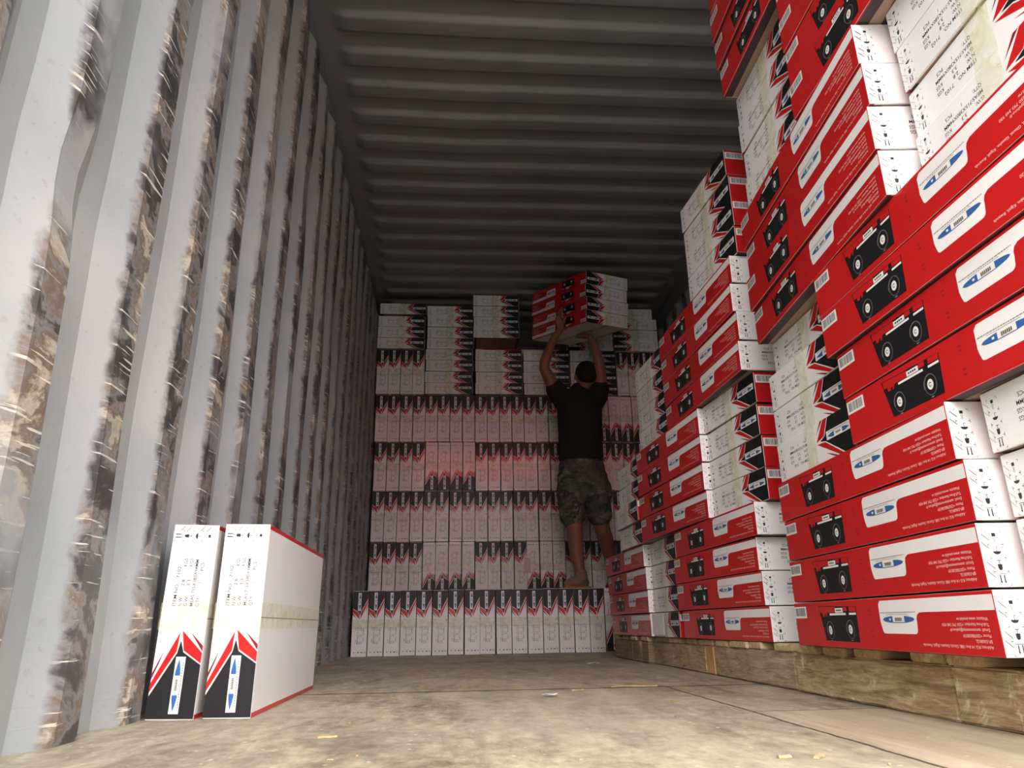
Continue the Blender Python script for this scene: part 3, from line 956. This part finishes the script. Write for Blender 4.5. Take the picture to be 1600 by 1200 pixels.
ys_ = sorted(0.88 + 1.4 * rc.random() ** 1.3 for _ in range(16))
for k, yy in enumerate(ys_):
    chip(0.30 + rc.random() * 0.95, yy, rc.uniform(0.004, 0.010), rc.uniform(0.003, 0.005), 0.002, rc.uniform(0, 3.1),
         'tiny pale wood crumb, %s nearest the camera of those scattered on the floor' % NTH[k], grp='tiny wood crumbs on the floor', seed=40 + k)

def scrap(x, y, s, rot, label, seed):
    rr = random.Random(seed)
    n = 9
    vs = [(0, 0, 0.006)] + [(s * rr.uniform(0.6, 1.1) * math.cos(6.283 * i / n) * 1.3, s * rr.uniform(0.6, 1.1) * math.sin(6.283 * i / n) * 0.8,
                            rr.uniform(0.0005, 0.009)) for i in range(n)]
    vs2 = [(a, b, c + 0.0006) for a, b, c in vs]
    fs = [(0, 1 + i, 1 + (i + 1) % n) for i in range(n)]
    fs2 = [(n + 1, n + 2 + (i + 1) % n, n + 2 + i) for i in range(n)]
    sd = [(1 + i, n + 2 + i, n + 2 + (i + 1) % n, 1 + (i + 1) % n) for i in range(n)]
    o = link_mesh('paper_scrap', vs + vs2, fs + fs2 + sd, M_PAPER)
    o.location = (x, y, 0.0003); o.rotation_euler = (0, 0, rot)
    tag(o, label, 'paper scrap', 'paper scraps on the floor')
scrap(0.842, 1.865, 0.019, 0.3, 'crumpled white paper scrap in the middle of the floor', 3)
scrap(1.200, 3.270, 0.030, 0.0, 'flat white paper scrap near the back stack', 8)

# packing list on the middle pallet and slip on the back stack
bm = bmesh.new(); bm_box(bm, (-0.0006, -0.085, 0), (0.0006, 0.085, 0.078), 0)
o = bm_obj('document_pouch', bm, flat('clear_pouch_with_paper', (0.70, 0.70, 0.70), 0.15, coat=0.6, noise=0.25, scale=45))
o.location = (1.4135, 2.96, 0.121)
tag(o, 'white document pouch stuck on the lowest white carton end of the middle pallet', 'document pouch')
bm = bmesh.new(); bm_box(bm, (-0.024, -0.0006, 0), (0.024, 0.0006, 0.105), 0)
o = bm_obj('paper_slip', bm, flat('pale_pink_paper', (0.60, 0.52, 0.56), 0.6))
o.location = (1.135, 5.466, 0.535)
tag(o, 'pale paper slip hanging on the second row of the back stack', 'paper slip')
# ------------------------------------------------------------------ the worker
def ring_tube(bm, pts, caps=True, n=14):
    """closed tube through (centre, rx, ry) sections; rx along world x-ish, ry along the other cross axis"""
    P = [Vector(p[0]) for p in pts]
    rings = []
    m = len(pts)
    prev = None
    for i in range(m):
        d = (P[min(i + 1, m - 1)] - P[max(i - 1, 0)]).normalized()
        ref = Vector((1, 0, 0)) if abs(d.x) < 0.8 else Vector((0, 0, 1))
        if prev is not None: ref = prev
        a = (ref - d * ref.dot(d)).normalized(); prev = a
        b = d.cross(a)
        rx, ry = pts[i][1], pts[i][2] if len(pts[i]) > 2 else pts[i][1]
        rings.append([bm.verts.new(P[i] + a * rx * math.cos(6.28318 * k / n) + b * ry * math.sin(6.28318 * k / n)) for k in range(n)])
    for i in range(m - 1):
        for k in range(n):
            bm.faces.new((rings[i][k], rings[i][(k + 1) % n], rings[i + 1][(k + 1) % n], rings[i + 1][k]))
    for r, s in ((0, -1), (-1, 1)):
        d = (P[1] - P[0]).normalized() if r == 0 else (P[-1] - P[-2]).normalized()
        rad = pts[r][1]
        q = [bm.verts.new(P[r] + (v.co - P[r]) * 0.6 + d * s * rad * 0.6) for v in rings[r]]
        for k in range(n):
            f = (rings[r][k], rings[r][(k + 1) % n], q[(k + 1) % n], q[k])
            bm.faces.new(f if s > 0 else f[::-1])
        bm.faces.new(q if s > 0 else q[::-1])

def ball(bm, c, r, rot=None):
    res = bmesh.ops.create_icosphere(bm, subdivisions=3, radius=1.0)
    M = TR(Vector(c)) @ (rot or Matrix.Identity(4)) @ Matrix.Diagonal((*r, 1))
    for v in res['verts']: v.co = M @ v.co

def fuse(name, bm, mat, parent, voxel, smooth=3, origin=None, base=None):
    bmesh.ops.recalc_face_normals(bm, faces=bm.faces)
    me = bpy.data.meshes.new(name + '_raw'); bm.to_mesh(me); bm.free()
    o = bpy.data.objects.new(name + '_raw', me); COL.objects.link(o)
    r = o.modifiers.new('r', 'REMESH'); r.mode = 'VOXEL'; r.voxel_size = voxel; r.use_smooth_shade = True
    s = o.modifiers.new('s', 'SMOOTH'); s.iterations = smooth; s.factor = 0.5
    dg = bpy.context.evaluated_depsgraph_get()
    me2 = bpy.data.meshes.new_from_object(o.evaluated_get(dg))
    bpy.data.objects.remove(o); bpy.data.meshes.remove(me)
    me2.name = name
    me2.materials.clear(); me2.materials.append(mat)
    me2.polygons.foreach_set('use_smooth', [True] * len(me2.polygons))
    if base is not None:
        me2.transform(TR(-Vector(base)))
    ob = bpy.data.objects.new(name, me2); COL.objects.link(ob)
    if parent: ob.parent = parent
    elif base is not None: ob.location = base
    return ob

SKIN = flat('skin', (0.23, 0.105, 0.060), 0.5, noise=0.08, scale=20)
HAIR = flat('black_hair', (0.008, 0.007, 0.007), 0.85)
SHIRT = flat('black_cotton', (0.012, 0.012, 0.013), 0.9)
SHOE = flat('brown_suede', (0.20, 0.135, 0.09), 0.85, noise=0.2, scale=40)
SOLE = flat('tan_rubber_sole', (0.30, 0.17, 0.09), 0.8)
def camo():
    m, t, b = new_mat('camouflage_cloth')
    tcn = t.nodes.new('ShaderNodeTexCoord'); v = tcn.outputs['Object']
    a = noise(t, v, 8, 3, 0.5, 1.2, (1, 1, 1.5))
    c = noise(t, v, 11, 3, 0.5, 1.0, (1.3, 1, 1.7))
    col = ramp(t, a, [(0.0, (0.055, 0.058, 0.045)), (0.46, (0.085, 0.082, 0.060)), (0.58, (0.17, 0.145, 0.105)), (0.9, (0.17, 0.145, 0.105))], 'CONSTANT')
    col = mix(t, ramp(t, c, [(0.56, (0, 0, 0)), (0.57, (1, 1, 1))]), col, (0.035, 0.035, 0.032))
    t.links.new(col, b.inputs['Base Color'])
    b.inputs['Roughness'].default_value = 0.9
    bump(t, b, noise(t, v, 14, 4), 0.5, 0.02)
    return m
CAMO = camo()

BASE = (1.48, 4.95, 0.386)
bm = bmesh.new()
# trunk, neck, head
ring_tube(bm, [((1.49, 4.945, 1.10), 0.150, 0.105), ((1.487, 4.95, 1.22), 0.142, 0.098), ((1.487, 4.95, 1.36), 0.130, 0.092), ((1.49, 4.95, 1.52), 0.140, 0.100),
               ((1.493, 4.95, 1.66), 0.150, 0.098), ((1.497, 4.95, 1.745), 0.125, 0.075), ((1.510, 4.95, 1.78), 0.07, 0.06)])
ring_tube(bm, [((1.508, 4.955, 1.74), 0.060, 0.060), ((1.525, 4.945, 1.80), 0.052, 0.056), ((1.54, 4.94, 1.86), 0.054, 0.058)])
HR = Matrix.Rotation(math.radians(6), 4, 'Y') @ Matrix.Rotation(math.radians(-16), 4, 'X')
HC = Vector((1.548, 4.935, 1.895))
ball(bm, HC, (0.074, 0.093, 0.105), HR)
def hp(x, y, z): return HC + HR @ Vector((x, y, z))
ball(bm, hp(0, 0.030, -0.045), (0.060, 0.066, 0.068), HR)          # jaw
ball(bm, hp(0, 0.090, -0.082), (0.022, 0.018, 0.018), HR)          # chin
ball(bm, hp(0, 0.100, -0.020), (0.011, 0.018, 0.024), HR)          # nose
ball(bm, hp(0, 0.092, -0.052), (0.022, 0.012, 0.008), HR)          # lips
for s in (-1, 1):
    ball(bm, hp(s * 0.032, 0.083, 0.016), (0.018, 0.010, 0.006), HR)   # brows
    ball(bm, hp(s * 0.032, 0.080, 0.000), (0.012, 0.010, 0.009), HR)   # eyes
    ball(bm, hp(s * 0.078, -0.004, -0.016), (0.009, 0.019, 0.030), HR) # ears
# arms
ring_tube(bm, [((1.395, 4.955, 1.705), 0.058), ((1.335, 4.945, 1.765), 0.055), ((1.278, 4.90, 1.850), 0.047), ((1.232, 4.862, 1.930), 0.040),
               ((1.238, 4.850, 1.985), 0.040), ((1.270, 4.848, 2.07), 0.034), ((1.300, 4.848, 2.145), 0.026), ((1.318, 4.845, 2.185), 0.024)])
ring_tube(bm, [((1.585, 4.955, 1.705), 0.058), ((1.630, 4.945, 1.765), 0.055), ((1.650, 4.90, 1.850), 0.047), ((1.640, 4.865, 1.935), 0.040),
               ((1.635, 4.860, 1.985), 0.039), ((1.622, 4.868, 2.06), 0.033), ((1.612, 4.880, 2.120), 0.026), ((1.610, 4.885, 2.150), 0.024)])
# left hand: palm against the red side, fingers up; right hand: palm under the bundle
def hand(w, up, side, nrm, thumb_s, bend):
    """w wrist, up along the fingers, side across the palm (to the little finger), nrm out of the back of the hand"""
    w, up, side, nrm = Vector(w), Vector(up).normalized(), Vector(side).normalized(), Vector(nrm).normalized()
    ring_tube(bm, [(w, 0.025, 0.018), (w + up * 0.030, 0.034, 0.016), (w + up * 0.065, 0.040, 0.014), (w + up * 0.088, 0.038, 0.012)])
    for k, (off, ln) in enumerate(((-0.030, 0.066), (-0.010, 0.076), (0.011, 0.070), (0.031, 0.054))):
        p0 = w + up * 0.072 + side * off
        sp = (up + side * off * 3.2).normalized()
        p1 = p0 + sp * (0.014 + ln * 0.40) + nrm * bend * 0.004
        p2 = p1 + sp * ln * 0.34 - nrm * bend * 0.003
        p3 = p2 + sp * ln * 0.26 - nrm * bend * 0.008
        ring_tube(bm, [(p0, 0.0090), (p1, 0.0086), (p2, 0.0078), (p3, 0.0068)], n=10)
    t0 = w + up * 0.022 - side * 0.022
    t1 = t0 + up * 0.026 - side * 0.030
    t2 = t1 + up * 0.030 - side * 0.016
    ring_tube(bm, [(t0, 0.014), (t1, 0.0115), (t2, 0.0085)], n=10)
# outward normal of the red face of the lifted bundle, and the underside normal
BR = LB.to_3x3()
nred = (BR @ Vector((-1, 0, 0))).normalized()
upv = (BR @ Vector((0, 0, 1))).normalized()
alng = (BR @ Vector((0, 1, 0))).normalized()
across = (BR @ Vector((1, 0, 0))).normalized()
pl0 = LB @ Vector((0, 0.290, 0.005)) + nred * 0.019
hand(pl0, (upv + alng * 0.06 + nred * 0.02), alng, nred, 1, 1.0)
ring_tube(bm, [((1.300, 4.848, 2.145), 0.026), (pl0, 0.025, 0.019)])
pr0 = LB @ Vector((0.205, 0.225, 0)) - upv * 0.036
hand(pr0, (alng + upv * 0.13), across, -upv, 1, 0.5)
ring_tube(bm, [((1.612, 4.880, 2.100), 0.028), (pr0, 0.025, 0.020)])
# legs
ring_tube(bm, [((1.41, 4.94, 1.12), 0.086), ((1.405, 4.92, 0.98), 0.078), ((1.405, 4.895, 0.84), 0.060), ((1.408, 4.890, 0.78), 0.056), ((1.412, 4.905, 0.69), 0.054),
               ((1.422, 4.905, 0.58), 0.043), ((1.434, 4.897, 0.49), 0.035), ((1.438, 4.895, 0.44), 0.036)])
ring_tube(bm, [((1.56, 4.95, 1.12), 0.086), ((1.580, 4.955, 0.98), 0.078), ((1.600, 4.965, 0.85), 0.060), ((1.620, 4.985, 0.78), 0.056), ((1.655, 5.045, 0.70), 0.054),
               ((1.690, 5.110, 0.60), 0.043), ((1.712, 5.165, 0.51), 0.035), ((1.716, 5.175, 0.45), 0.036)])
ring_tube(bm, [((1.450, 4.905, 0.425), 0.034), ((1.40, 4.885, 0.420), 0.033), ((1.345, 4.865, 0.412), 0.024)])
ring_tube(bm, [((1.716, 5.160, 0.425), 0.034), ((1.712, 5.22, 0.420), 0.033), ((1.708, 5.275, 0.412), 0.024)])
person = fuse('person', bm, SKIN, None, 0.0052, 2, base=BASE)
tag(person, 'person in black t-shirt and camouflage shorts reaching up to hold a bundle of cartons', 'person')

bm = bmesh.new()
ball(bm, hp(0, -0.012, 0.022), (0.083, 0.096, 0.094), HR)
ball(bm, hp(0, -0.048, -0.020), (0.074, 0.056, 0.070), HR)
hair = fuse('hair', bm, HAIR, person, 0.006, 2, base=BASE)
bm = bmesh.new()
ring_tube(bm, [((1.484, 4.95, 1.262), 0.160, 0.120), ((1.486, 4.95, 1.30), 0.161, 0.120), ((1.486, 4.95, 1.42), 0.158, 0.116), ((1.49, 4.95, 1.55), 0.163, 0.120),
               ((1.492, 4.95, 1.67), 0.168, 0.116), ((1.495, 4.95, 1.745), 0.150, 0.094), ((1.502, 4.95, 1.79), 0.085, 0.068)], n=20)
ring_tube(bm, [((1.40, 4.955, 1.69), 0.085), ((1.345, 4.948, 1.755), 0.078), ((1.305, 4.922, 1.812), 0.070)])
ring_tube(bm, [((1.585, 4.955, 1.69), 0.085), ((1.632, 4.948, 1.755), 0.078), ((1.648, 4.918, 1.815), 0.070)])
fuse('t_shirt', bm, SHIRT, person, 0.008, 3, base=BASE)
bm = bmesh.new()
ring_tube(bm, [((1.487, 4.95, 1.285), 0.150, 0.112), ((1.487, 4.95, 1.22), 0.165, 0.122), ((1.487, 4.948, 1.12), 0.172, 0.128), ((1.487, 4.945, 1.06), 0.165, 0.118)], n=20)
ring_tube(bm, [((1.402, 4.94, 1.16), 0.095, 0.115), ((1.398, 4.92, 1.00), 0.093, 0.105), ((1.396, 4.90, 0.845), 0.086, 0.090)], n=18)
ring_tube(bm, [((1.568, 4.95, 1.16), 0.098, 0.115), ((1.585, 4.955, 1.00), 0.095, 0.105), ((1.603, 4.965, 0.862), 0.086, 0.090)], n=18)
ball(bm, (1.318, 4.925, 1.03), (0.020, 0.055, 0.075))
ball(bm, (1.668, 4.945, 1.05), (0.022, 0.055, 0.075))
fuse('camouflage_shorts', bm, CAMO, person, 0.008, 2, base=BASE)
for pts, ank in (([((1.462, 4.912, 0.425), 0.040, 0.036), ((1.42, 4.895, 0.430), 0.043, 0.038), ((1.375, 4.877, 0.418), 0.043, 0.028), ((1.335, 4.862, 0.410), 0.034, 0.021)],
                  ((1.439, 4.898, 0.44), (1.437, 4.898, 0.492))),
                 ([((1.716, 5.148, 0.425), 0.040, 0.036), ((1.714, 5.19, 0.430), 0.043, 0.038), ((1.712, 5.24, 0.418), 0.043, 0.028), ((1.710, 5.285, 0.410), 0.034, 0.021)],
                  ((1.716, 5.17, 0.44), (1.715, 5.17, 0.495)))):
    bm = bmesh.new()
    ring_tube(bm, pts)
    ring_tube(bm, [(ank[0], 0.046), (ank[1], 0.043)])
    sh = fuse('shoe', bm, SHOE, person, 0.005, 2, base=BASE)
    bm = bmesh.new()
    P_ = [Vector(p[0]) for p in pts]
    d = (P_[-1] - P_[0]).normalized()
    a_, b_ = P_[0] - d * 0.035, P_[-1] + d * 0.020
    sd = Vector((-d.y, d.x, 0))
    prof = [(0, 0.030), (0.12, 0.038), (0.4, 0.036), (0.7, 0.046), (0.9, 0.040), (1.0, 0.020)]
    lo = [a_ + (b_ - a_) * u + sd * w for u, w in prof] + [a_ + (b_ - a_) * u - sd * w for u, w in prof[::-1]]
    v0 = [bm.verts.new((p.x, p.y, 0.3862)) for p in lo]; v1 = [bm.verts.new((p.x, p.y, 0.402)) for p in lo]
    bm.faces.new(v0[::-1]); bm.faces.new(v1)
    for i in range(len(lo)):
        j = (i + 1) % len(lo); bm.faces.new((v0[i], v0[j], v1[j], v1[i]))
    so = bm_obj('sole', bm, SOLE, sh)
    so.data.transform(TR(-Vector(BASE)))
